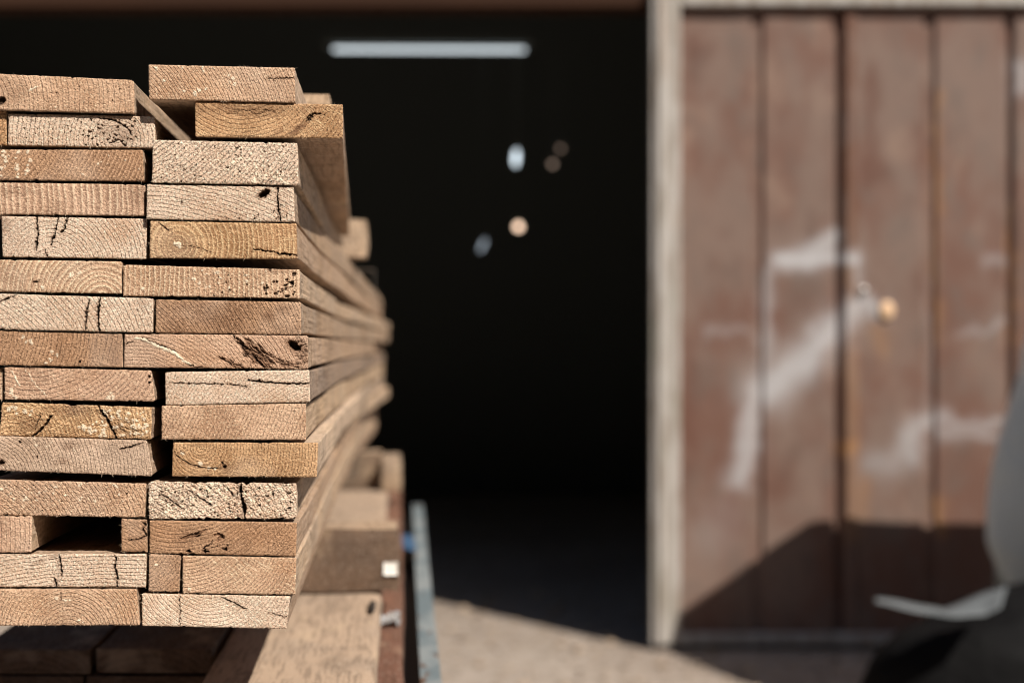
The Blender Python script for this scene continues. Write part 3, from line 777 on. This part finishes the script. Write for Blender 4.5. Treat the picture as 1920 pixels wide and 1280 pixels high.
# ------------------------------------------------------------------ ground
ng = NT('dusty_yard_ground')
gc = ng.coord()
g1 = ng.noise(gc, .9, 4, .6); g2 = ng.noise(gc, 9, 4, .65); g3 = ng.noise(gc, 70, 3, .6)
gcol = ng.mix(ng.step(g1, .38, .64), (.37, .315, .27), (.31, .26, .222))
gcol = ng.mix(ng.ma('MULTIPLY', ng.step(g2, .48, .66), .75), gcol, (.22, .18, .145))
gcol = ng.mix(ng.ma('MULTIPLY', ng.step(g3, .55, .7), .4), gcol, (.44, .38, .32))
gcol = ng.mix(ng.ma('MULTIPLY', ng.step(ng.voro(gc, 7), .13, .07), .75), gcol, (.12, .09, .065))
ng.bump(ng.ma('ADD', g2, ng.ma('MULTIPLY', g3, .35)), .03, .7)
m_ground = ng.fin(gcol, .95, spec=.1)
gn = 120
gx = np.linspace(-1, 1, gn + 1); gx = np.sign(gx) * np.abs(gx) ** 3 * 150
GX, GY = np.meshgrid(gx, gx + 5)
GZ = .006 * vnoise(GX / .6, GY / .6, 900) + .0  # gentle unevenness near the barn
GZ = GZ * np.exp(-np.hypot(GX, GY - 5) / 12) - .006
gi = np.arange(GX.size).reshape(GX.shape)
gf = np.stack([gi[:-1, :-1], gi[:-1, 1:], gi[1:, 1:], gi[1:, :-1]], -1).reshape(-1, 4)
ground = mesh_obj('ground', np.stack([GX.ravel(), GY.ravel(), GZ.ravel()], 1), gf.tolist(), m_ground, smooth=True)
tag(ground, kind='structure')
# stones and leaf litter scattered over the yard (uncountable)
rg = random.Random(7)
V_, F_ = [], []
for _ in range(900):
    px_, dp = rg.uniform(-.9, 1.6), rg.uniform(4.9, 8.2)
    r_ = rg.uniform(.004, .016) * (1 if rg.random() < .85 else 2.4)
    k = len(V_)
    for (a, b, c2) in ((1, 0, 0), (-1, 0, 0), (0, 1, 0), (0, -1, 0), (0, 0, 1), (0, 0, -.5), (.7, .7, .4), (-.7, .6, .5)):
        V_.append((px_ + a * r_ * rg.uniform(.7, 1.4), dp + b * r_ * rg.uniform(.7, 1.4), .0 + c2 * r_ * .6))
    F_ += [tuple(k + i for i in t_) for t_ in ((0, 6, 4), (6, 2, 4), (2, 7, 4), (7, 1, 4), (1, 3, 4), (3, 0, 4), (6, 0, 5), (2, 6, 5), (7, 2, 5), (1, 7, 5), (3, 1, 5), (0, 3, 5))]
nl = NT('gravel_litter')
m_lit = nl.fin(nl.mix(nl.step(nl.noise(nl.coord(), 9, 2), .42, .58), (.15, .11, .08), (.40, .31, .23)), .9)
tag(mesh_obj('gravel', V_, F_, m_lit), 'small stones and wood crumbs strewn over the dusty ground by the doorway', 'gravel', kind='stuff')

# ------------------------------------------------------------------ barn
YW = 6.67
nw = NT('old_dark_boarding')
wc = nw.coord()
wx_, wy_, wz_ = nw.sep(wc)
pk = nw.noise(nw.comb(nw.ma('FLOOR', nw.ma('MULTIPLY', wx_, 6)), nw.ma('FLOOR', nw.ma('MULTIPLY', wy_, 6)), 0), 2.3, 0)
gr = nw.noise(nw.vm('MULTIPLY', wc, (1, 1, .06)), 45, 3)
wcol = nw.mix(pk, (.050, .030, .020), (.085, .050, .034))
wcol = nw.mix(nw.ma('MULTIPLY', gr, .6), wcol, (.03, .02, .014))
nw.bump(gr, .004, .6)
m_wall = nw.fin(wcol, .9, spec=.1)
m_in = NT('sooty_interior'); m_in = m_in.fin((.17, .19, .185), .95, spec=.05)
nh = NT('brown_header_board'); hc = nh.vm('MULTIPLY', nh.coord(), (.05, 1, 1))
m_head = nh.fin(nh.mix(nh.noise(hc, 30, 3), (.055, .026, .015), (.03, .015, .010)), .8, spec=.1)
OPX0, OPX1, OPZ = -3.6, 3.05, 2.985
barn = empty('barn', (0, YW, 0))
tag(barn, 'open-fronted dark barn whose wide doorway gapes black behind the timber stack', 'barn')
boxes('front_wall', [(-9, OPX0, .0, .14, -.02, 4.6), (OPX1, 9, .0, .14, -.02, 4.6), (OPX0, OPX1, .0, .14, 3.18, 4.6)], m_wall, barn)
boxes('header_beam', [(OPX0, OPX1, -.018, .16, OPZ, 3.178)], m_head, barn, bevel=.004)
boxes('side_wall', [(-9, -8.86, .142, 6.858, -.02, 4.598)], m_in, barn)
boxes('side_wall', [(8.86, 9, .142, 6.858, -.02, 4.598)], m_in, barn)
boxes('back_wall', [(-8.858, 8.858, 6.86, 7.0, -.02, 4.598)], m_in, barn)
boxes('roof', [(-9.3, 9.3, -.02, 7.3, 4.602, 4.75)], m_in, barn)
boxes('rafter', [(-8.8, 8.8, 2.4, 2.55, 4.30, 4.60), (-8.8, 8.8, 4.6, 4.75, 4.30, 4.60)], m_in, barn)

# ------------------------------------------------------------------ sliding door
DY = 6.60
def dx_(px): return (px - 960) / F * DY
def dz_(py): return CAM_H - (py - HOR) / F * DY
door = empty('sliding_door', (0, DY - YW, 0)); door.parent = barn
nd = NT('brown_painted_sheet')
dc = nd.coord()
dv = nd.vm('MULTIPLY', dc, (1, 1, .55))
d1 = nd.noise(dv, 2.6, 4, .6); d2 = nd.noise(dv, 8, 4, .6); d3 = nd.noise(nd.vm('MULTIPLY', dc, (1, 1, .12)), 38, 3)
dcol = nd.mix(nd.step(d1, .40, .60), (.158, .083, .063), (.20, .14, .116))
d4 = nd.noise(nd.vm('ADD', dv, (4, 1, 7)), 4.2, 3, .6)
dcol = nd.mix(nd.ma('MULTIPLY', nd.step(d4, .55, .72), .7), dcol, (.27, .185, .145))
dcol = nd.mix(nd.ma('MULTIPLY', nd.step(d4, .42, .3), .6), dcol, (.115, .075, .062))
dcol = nd.mix(nd.ma('MULTIPLY', nd.step(d2, .5, .68), .6), dcol, (.145, .115, .10))
dcol = nd.mix(nd.ma('MULTIPLY', nd.step(d2, .42, .3), .5), dcol, (.15, .072, .052))
dcol = nd.mix(nd.ma('MULTIPLY', d3, .3), dcol, (.20, .13, .10))
dr_, dg_, db_ = nd.attr('mark')
dcol = nd.mix(dg_, dcol, (.32, .17, .08))
dcol = nd.mix(db_, dcol, (.11, .045, .03))
dcol = nd.mix(dr_, dcol, (.47, .465, .48))
nd.bump(d2, .01, .4)
m_door = nd.fin(dcol, .6, spec=.25)
xs = np.arange(1268, 2290, 3.0); ysn = np.arange(4, 1212, 8.0)
DXg, DYg = np.meshgrid(xs, ysn)
dep = np.zeros(DXg.shape)
def trap(x, a, b, sl=3.0): return np.clip((x - a) / sl, 0, 1) * np.clip((b - x) / sl, 0, 1)
for (a, b, d) in ((1409, 1432, .019), (1563, 1582, .034), (1583, 1607, -.012), (1731, 1755, .019), (1884, 1902, .030), (2056, 2078, .014), (2210, 2232, .022)):
    dep += trap(DXg, a, b) * d
dep += .004 * vnoise(DXg / 90, DYg / 160, 77)
JX = DXg + 9 * vnoise(DXg / 22, DYg / 22, 71); JY = DYg + 9 * vnoise(DXg / 22, DYg / 22, 72)
def soft_line(pts, w0, w1=None):
    d, tt = poly_dist(JX, JY, pts)
    w = w0 + ((w1 if w1 is not None else w0) - w0) * tt
    return np.exp(-(d / w) ** 2 * .8)
Wt = np.zeros(DXg.shape)
for pts, w0, w1, st in (([(1462, 486), (1530, 482), (1600, 484)], 17, 13, .95), ([(1530, 475), (1552, 455), (1566, 432)], 22, 8, .75),
                        ([(1440, 500), (1438, 620), (1434, 720)], 9, 16, .40), ([(1432, 735), (1480, 700), (1530, 650), (1562, 620)], 34, 30, .85),
                        ([(1585, 600), (1610, 570), (1650, 580)], 26, 12, .75), ([(1412, 740), (1405, 830), (1385, 900)], 15, 22, .70),
                        ([(1330, 622), (1360, 615), (1410, 618)], 8, 8, .25), ([(1608, 500), (1614, 545)], 9, 9, .35), ([(1700, 850), (1715, 800), (1760, 785)], 26, 18, .6),
                        ([(1760, 785), (1800, 800), (1880, 790)], 10, 10, .5), ([(1755, 815), (1880, 818)], 9, 9, .5), ([(1640, 870), (1690, 865)], 26, 24, .35),
                        ([(1800, 625), (1840, 625), (1880, 600)], 9, 8, .32), ([(1850, 490), (1880, 488)], 12, 10, .3), ([(1340, 1000), (1360, 960)], 40, 30, .12),
                        ([(1740, 520), (1742, 760)], 3, 3, .2), ([(1912, 120), (1912, 170)], 14, 14, .5)):
    Wt = np.maximum(Wt, soft_line(pts, w0, w1) * st)
Rt = np.zeros(DXg.shape)
for pts, w0, w1, st in (([(1590, 280), (1600, 1000)], 5, 14, .35), ([(1590, 835), (1586, 845)], 14, 14, 1.0), ([(1757, 180), (1757, 640)], 7, 7, .55), ([(1762, 940), (1764, 1000)], 9, 9, .8),
                        ([(1640, 620), (1660, 660)], 18, 14, .4), ([(1896, 380), (1900, 640)], 6, 8, .6), ([(1618, 900), (1622, 960)], 10, 10, .4), ([(1590, 40), (1590, 200)], 6, 6, .25)):
    Rt = np.maximum(Rt, soft_line(pts, w0, w1) * st)
Rd = np.zeros(DXg.shape)
for pts, w0, w1, st in (([(1592, 20), (1592, 470)], 9, 9, .6), ([(1635, 130), (1630, 340), (1650, 320)], 12, 20, .5), ([(1735, 150), (1738, 300)], 8, 8, .4), ([(1295, 70), (1295, 110)], 10, 10, .5), ([(1290, 640), (1285, 920)], 12, 16, .4), ([(1455, 920), (1480, 900)], 24, 20, .3)):
    Rd = np.maximum(Rd, soft_line(pts, w0, w1) * st)
di = np.arange(DXg.size).reshape(DXg.shape)
df = np.stack([di[1:, :-1], di[1:, 1:], di[:-1, 1:], di[:-1, :-1]], -1).reshape(-1, 4)
panel = mesh_obj('door_panel', np.stack([dx_(DXg).ravel(), dep.ravel(), dz_(DYg).ravel()], 1), df.tolist(), m_door, door)
sol = panel.modifiers.new('thickness', 'SOLIDIFY'); sol.thickness = .004; sol.offset = -1
at = panel.data.color_attributes.new('mark', 'FLOAT_COLOR', 'POINT')
at.data.foreach_set('color', np.stack([Wt.ravel(), Rt.ravel(), Rd.ravel(), np.ones(Wt.size)], 1).astype(np.float32).ravel())
nfz = NT('weathered_white_frame')
fc = nfz.vm('MULTIPLY', nfz.coord(), (1, 1, .15))
f1 = nfz.noise(fc, 22, 4, .6); f2 = nfz.noise(nfz.vm('MULTIPLY', nfz.coord(), (3, 1, .4)), 6, 3)
fcol = nfz.mix(nfz.step(f1, .42, .6), (.43, .405, .38), (.30, .265, .23))
fcol = nfz.mix(nfz.ma('MULTIPLY', nfz.step(f2, .55, .7), .6), fcol, (.25, .24, .19))
fcol = nfz.mix(nfz.ma('MULTIPLY', nfz.step(f2, .4, .28), .6), fcol, (.38, .27, .19))
m_frame = nfz.fin(fcol, .7)
X0, X1, Zb, Zt = dx_(1220), dx_(2300), dz_(1205), dz_(-30)
fo = -.045
boxes('door_frame', [(X0, dx_(1274), fo, .03, Zb, Zt), (dx_(1274), X1 - .12, fo, .03, dz_(14), Zt), (X1 - .12, X1, fo, .03, Zb, Zt),
                     (dx_(1274), X1 - .12, fo, .03, Zb, dz_(1184))], m_frame, door, bevel=.006)
boxes('edge_bead', [(X0 + .028, X0 + .05, fo - .02, fo, Zb + .01, Zt)], m_frame, door, bevel=.006)
# door pull and two bolt heads
nk = NT('brass'); m_brass = nk.fin((.74, .50, .31), .6, .1)
nk2 = NT('bare_steel'); m_bolt = nk2.fin((.75, .74, .72), .35, .7)
def uv_ball(name, r, loc, mat, parent, sq=(1, 1, 1), n=12, stem=.02):
    V_, F_ = [], []
    for j in range(n + 1):
        th = math.pi * j / n
        for i in range(n * 2):
            a = math.pi * i / n
            V_.append((loc[0] + r * sq[0] * math.sin(th) * math.cos(a), loc[1] + r * sq[1] * math.cos(th), loc[2] + r * sq[2] * math.sin(th) * math.sin(a)))
    m2 = n * 2
    for j in range(n):
        for i in range(m2):
            F_.append((j * m2 + i, (j + 1) * m2 + i, (j + 1) * m2 + (i + 1) % m2, j * m2 + (i + 1) % m2))
    k = len(V_)
    for i in range(12):                                       # short stem back to the sheet
        a = math.pi * i / 6
        V_.append((loc[0] + r * .4 * math.cos(a), loc[1], loc[2] + r * .4 * math.sin(a)))
        V_.append((loc[0] + r * .4 * math.cos(a), loc[1] + stem, loc[2] + r * .4 * math.sin(a)))
    for i in range(12):
        j = (i + 1) % 12
        F_.append((k + 2 * i, k + 2 * j, k + 2 * j + 1, k + 2 * i + 1))
    return mesh_obj(name, V_, F_, mat, parent, smooth=True)
uv_ball('door_knob', .035, (dx_(1662), -.008, dz_(582)), m_brass, door, (1, .3, 1.25), stem=.012)
uv_ball('bolt_head', .016, (dx_(1617), -.018, dz_(543)), m_bolt, door, stem=.02)

# ------------------------------------------------------------------ tube lamp and added glints inside the barn
def emit(name, col, st):
    m = bpy.data.materials.new(name); m.use_nodes = True
    t = m.node_tree; t.nodes.clear()
    e = t.nodes.new('ShaderNodeEmission'); o = t.nodes.new('ShaderNodeOutputMaterial')
    e.inputs[0].default_value = (*col, 1); e.inputs[1].default_value = st
    t.links.new(e.outputs[0], o.inputs[0])
    return m
def at_px(px, py, y): return ((px - 960) / F * y, y, CAM_H - (py - HOR) / F * y)
def cyl(name, p0, p1, r, mat, parent=None, n=12, loc=(0, 0, 0)):
    p0, p1 = Vector(p0), Vector(p1)
    d = (p1 - p0).normalized()
    a = d.cross(Vector((0, 0, 1)) if abs(d.z) < .9 else Vector((1, 0, 0))).normalized(); b = d.cross(a)
    V_, F_ = [], []
    for p, rr in ((p0, r), (p1, r)):
        for i in range(n):
            t_ = 2 * math.pi * i / n
            V_.append(p + a * rr * math.cos(t_) + b * rr * math.sin(t_))
    for i in range(n):
        j = (i + 1) % n; F_.append((i, j, n + j, n + i))
    F_ += [tuple(range(n - 1, -1, -1)), tuple(range(n, 2 * n))]
    return mesh_obj(name, V_, F_, mat, parent, loc=loc)
LP = at_px(805, 93, 10.4)
lamp = empty('tube_lamp', LP); tag(lamp, 'long lit fluorescent tube lamp hanging level in the dark barn', 'lamp')
cyl('tube', (-.70, 0, 0), (.70, 0, -.004), .015, emit('tube_glow', (.78, .86, .90), 1.15), lamp)
boxes('housing', [(-.78, .78, -.04, .04, .035, .08), (-.76, -.72, -.015, .015, -.02, .035), (.72, .76, -.015, .015, -.02, .035)], m_in, lamp)
for x_ in (-.6, .6):
    cyl('hanging_wire', (x_, 0, .08), (x_, 0, 4.60 - LP[2]), .003, m_in, lamp)
def glint(px, py, y, r, sq, col, st, label, tilt=0.0):  # added glowing blobs stand in for glints on shiny hanging things
    p = at_px(px, py, y)
    e = empty('glint_stand_in', p); tag(e, label, 'light bulb', 'glowing stand-ins for glints in the dark barn')
    g = uv_ball('glow_blob', r, (0, 0, 0), emit('glint_glow', col, st), e, sq, stem=0)
    g.rotation_euler = (0, tilt, 0)
    cyl('added_mount', (0, 0, r * sq[2]), (0, 0, r * sq[2] + .04), .012, m_in, e)
    cyl('added_cord', (0, 0, r * sq[2] + .04), (0, 0, 4.60 - p[2]), .003, m_in, e)
glint(972, 425, 10.0, .026, (1, 1, 1), (1.0, .70, .50), 2.6, 'warm orange bulb, an added glow, brightest round one in the dark doorway')
glint(968, 296, 10.6, .024, (.9, .9, 2.6), (.74, .85, .92), 2.0, 'long bluish white bulb, an added glow, upper of the pale ones in the dark doorway', .1)
glint(905, 460, 10.6, .017, (.8, .8, 3.0), (.72, .82, .92), .6, 'faint slanting bluish bulb, an added glow, lowest in the dark doorway', .45)
glint(1036, 308, 10.9, .020, (1, 1, 1), (1.0, .72, .55), .45, 'dim brown bulb, an added glow, lower of the faint pair')
glint(1051, 279, 10.9, .020, (1, 1, 1), (1.0, .72, .55), .26, 'dimmest brown bulb, an added glow, upper of the faint pair')

# ------------------------------------------------------------------ tarpaulin covered load at the right
nt = NT('grey_tarpaulin')
tn = nt.noise(nt.coord(), 4, 4, .6)
nt.bump(nt.noise(nt.coord(), 9, 3), .03, .5)
m_tarp = nt.fin(nt.mix(tn, (.66, .75, .765), (.74, .81, .815)), .5, spec=.3)
load = empty('covered_load', (2.6, 5.2, 0))
tag(load, 'tall load under a grey-green tarpaulin bulging into the right edge', 'covered load')
def prof(g, f):
    """outline of the covered load at gap g from the wall; f 0 (hem) .. 1 (top of the near side) .. 1+ over the top"""
    top = np.interp(g, [.9, 1.0, 1.5, 1.9, 2.15], [1.71, 1.845, 2.06, 1.56, 1.35])
    xt = np.interp(g, [.9, 1.0, 1.5, 1.9, 2.15], [2.20, 2.16, 1.925, 1.94, 2.10])
    back = np.interp(g, [.9, 1.1, 1.15, 1.3, 1.5, 1.9, 2.15], [.20, .10, .105, .30, .56, 1.0, 1.2])
    zs_ = [.30, .36, .40, .52, .64, .78, .92, 1.10, 1.32]
    xs_ = [1.96, 1.90, 1.868, 1.808, 1.760, 1.749, 1.768, 1.815, 1.875]
    z = .30 + (top - .30) * f
    x = np.interp(z, zs_, xs_) + back
    x = x + (xt - x) * np.clip((z - 1.38) / max(top - 1.38, .1), 0, 1) ** .8
    return x, z
V_, F_ = [], []
gs = np.linspace(.9, 2.15, 34); NFt = 46
for gi_, g in enumerate(gs):
    for k in range(NFt + 14):
        if k <= NFt:
            x, z = prof(g, k / NFt)
            fold = .012 * math.sin(g * 21 + z * 3) * (1.2 - z / 2.2) + .010 * float(vnoise(np.array(g * 6), np.array(z * 5), 81))
            if z < .9: fold *= 1.5
            x += max(fold, -.012) + .004
        else:
            x1, z1 = prof(g, 1.0)
            q_ = (k - NFt) / 13.0
            x = x1 + (3.5 - x1) * q_; z = z1 - .025 * q_ + .012 * float(vnoise(np.array(g * 5), np.array(x * 4), 82))
        V_.append((x - 2.6, YW - g - 5.2, z))
M_ = NFt + 14
for a in range(len(gs) - 1):
    for k in range(M_ - 1):
        i = a * M_ + k
        F_.append((i + M_, i + M_ + 1, i + 1, i))
# close the two ends and the far side
for a, fl in ((0, 0), (len(gs) - 1, 1)):
    base = len(V_)
    for k in range(M_):
        v = V_[a * M_ + k]; V_.append((v[0], v[1], .30))
    for k in range(M_ - 1):
        i = a * M_ + k
        q = (i, i + 1, base + k + 1, base + k)
        F_.append(q if fl == 0 else q[::-1])
tarp = mesh_obj('tarpaulin', V_, F_, m_tarp, load, smooth=True)
tarp.modifiers.new('thickness', 'SOLIDIFY').thickness = .004
m_ink = NT('black_steel'); m_ink = m_ink.fin((.012, .012, .012), .6)
boxes('frame', [(-.50, .86, -.60, .50, .20, .26), (-.44, -.38, -.5, -.44, .0, .20), (-.44, -.38, .38, .44, .0, .20), (.7, .76, -.5, -.44, .0, .20), (.7, .76, .38, .44, .0, .20)], m_ink, load, bevel=.004)
boxes('cargo', [(-.42, .85, -.50, .46, .262, 1.2)], m_ink, load, bevel=.02)

# black sacks with a pale sheet lying on them, in front of the load
def lumpy(name, c, r, mat, seed, label=None, cat=None, group=None, n=34):
    V_, F_ = [], []
    for j in range(n + 1):
        th = math.pi * j / n
        for i in range(n * 2):
            a = math.pi * i / n
            d = Vector((math.sin(th) * math.cos(a), math.sin(th) * math.sin(a), math.cos(th)))
            k = 1 + .10 * float(vnoise(np.array(d.x * 2.2 + 7), np.array(d.y * 2.2 + d.z * 3 + 3), seed)) + .03 * float(vnoise(np.array(d.x * 9 + 7), np.array(d.y * 9 + d.z * 12), seed + 1))
            z = d.z * r[2] * k
            V_.append((d.x * r[0] * k, d.y * r[1] * k, max(z, -c[2] + .002)))
    m2 = n * 2
    for j in range(n):
        for i in range(m2):
            F_.append((j * m2 + i, (j + 1) * m2 + i, (j + 1) * m2 + (i + 1) % m2, j * m2 + (i + 1) % m2))
    o = mesh_obj(name, V_, F_, mat, loc=c, smooth=True)
    return tag(o, label, cat, group)
ns = NT('black_sack_film'); ns.bump(ns.noise(ns.coord(), 14, 4), .02, .6)
m_sack = ns.fin((.006, .006, .0065), .7, spec=.08)
lumpy('plastic_sack', (1.78, 4.80, .16), (.56, .32, .415), m_sack, 91, 'black plastic sack bulging low in front of the covered load', 'sack')
nsh = NT('pale_plastic_film'); m_sheet = nsh.fin((.125, .14, .15), .7)
bk = [(1640, 1119), (1690, 1126), (1735, 1134), (1768, 1141), (1800, 1128), (1845, 1110), (1888, 1096)]
fr = [(1641, 1127), (1690, 1139), (1735, 1148), (1768, 1153), (1800, 1155), (1845, 1153), (1876, 1136)]
V_, F_ = [], []
NR = 7
for j in range(NR):
    q_ = j / (NR - 1)
    for i in range(31):
        t_ = i / 30 * 6; a = min(int(t_), 5); f_ = t_ - a
        p = [((1 - q_) * ((1 - f_) * fr[a][c] + f_ * fr[a + 1][c]) + q_ * ((1 - f_) * bk[a][c] + f_ * bk[a + 1][c])) for c in (0, 1)]
        V_.append(Vector(at_px(p[0], p[1], 4.44 + .15 * q_)) + Vector((0, 0, .0015 * math.sin(i * .6 + j))))
for j in range(NR - 1):
    for i in range(30):
        k = j * 31 + i
        F_.append((k, k + 1, k + 32, k + 31))
sh = mesh_obj('plastic_sheet', V_, F_, m_sheet, smooth=True)
sh.modifiers.new('thickness', 'SOLIDIFY').thickness = .003
tag(sh, 'whitish plastic sheet folded in two wedges on the black sack', 'plastic sheet')

# ------------------------------------------------------------------ the tall shed added unseen behind the camera to cut sky light
blocker = empty('sky_blocker', (0, -7.2, 0))
tag(blocker, 'tall dark plank shed added out of view to cut the sky light', 'blocker')
boxes('wall', [(-15, 15, -.2, 0, -.05, 8.0)] + [(-15 + .5 * k, -14.96 + .5 * k, 0.0005, .03, 0, 7.9) for k in range(60)], m_wall, blocker)
for q_ in (-15, 14.8): boxes('side_wall', [(q_, q_ + .2, -8, -.2, -.05, 8.0)], m_wall, blocker)
boxes('roof', [(-15.4, 15.4, -8.4, .35, 8.003, 8.2)], m_wall, blocker)
boxes('gate', [(-3, 3, .031, .08, 0, 3.4)], m_head, blocker, bevel=.01)
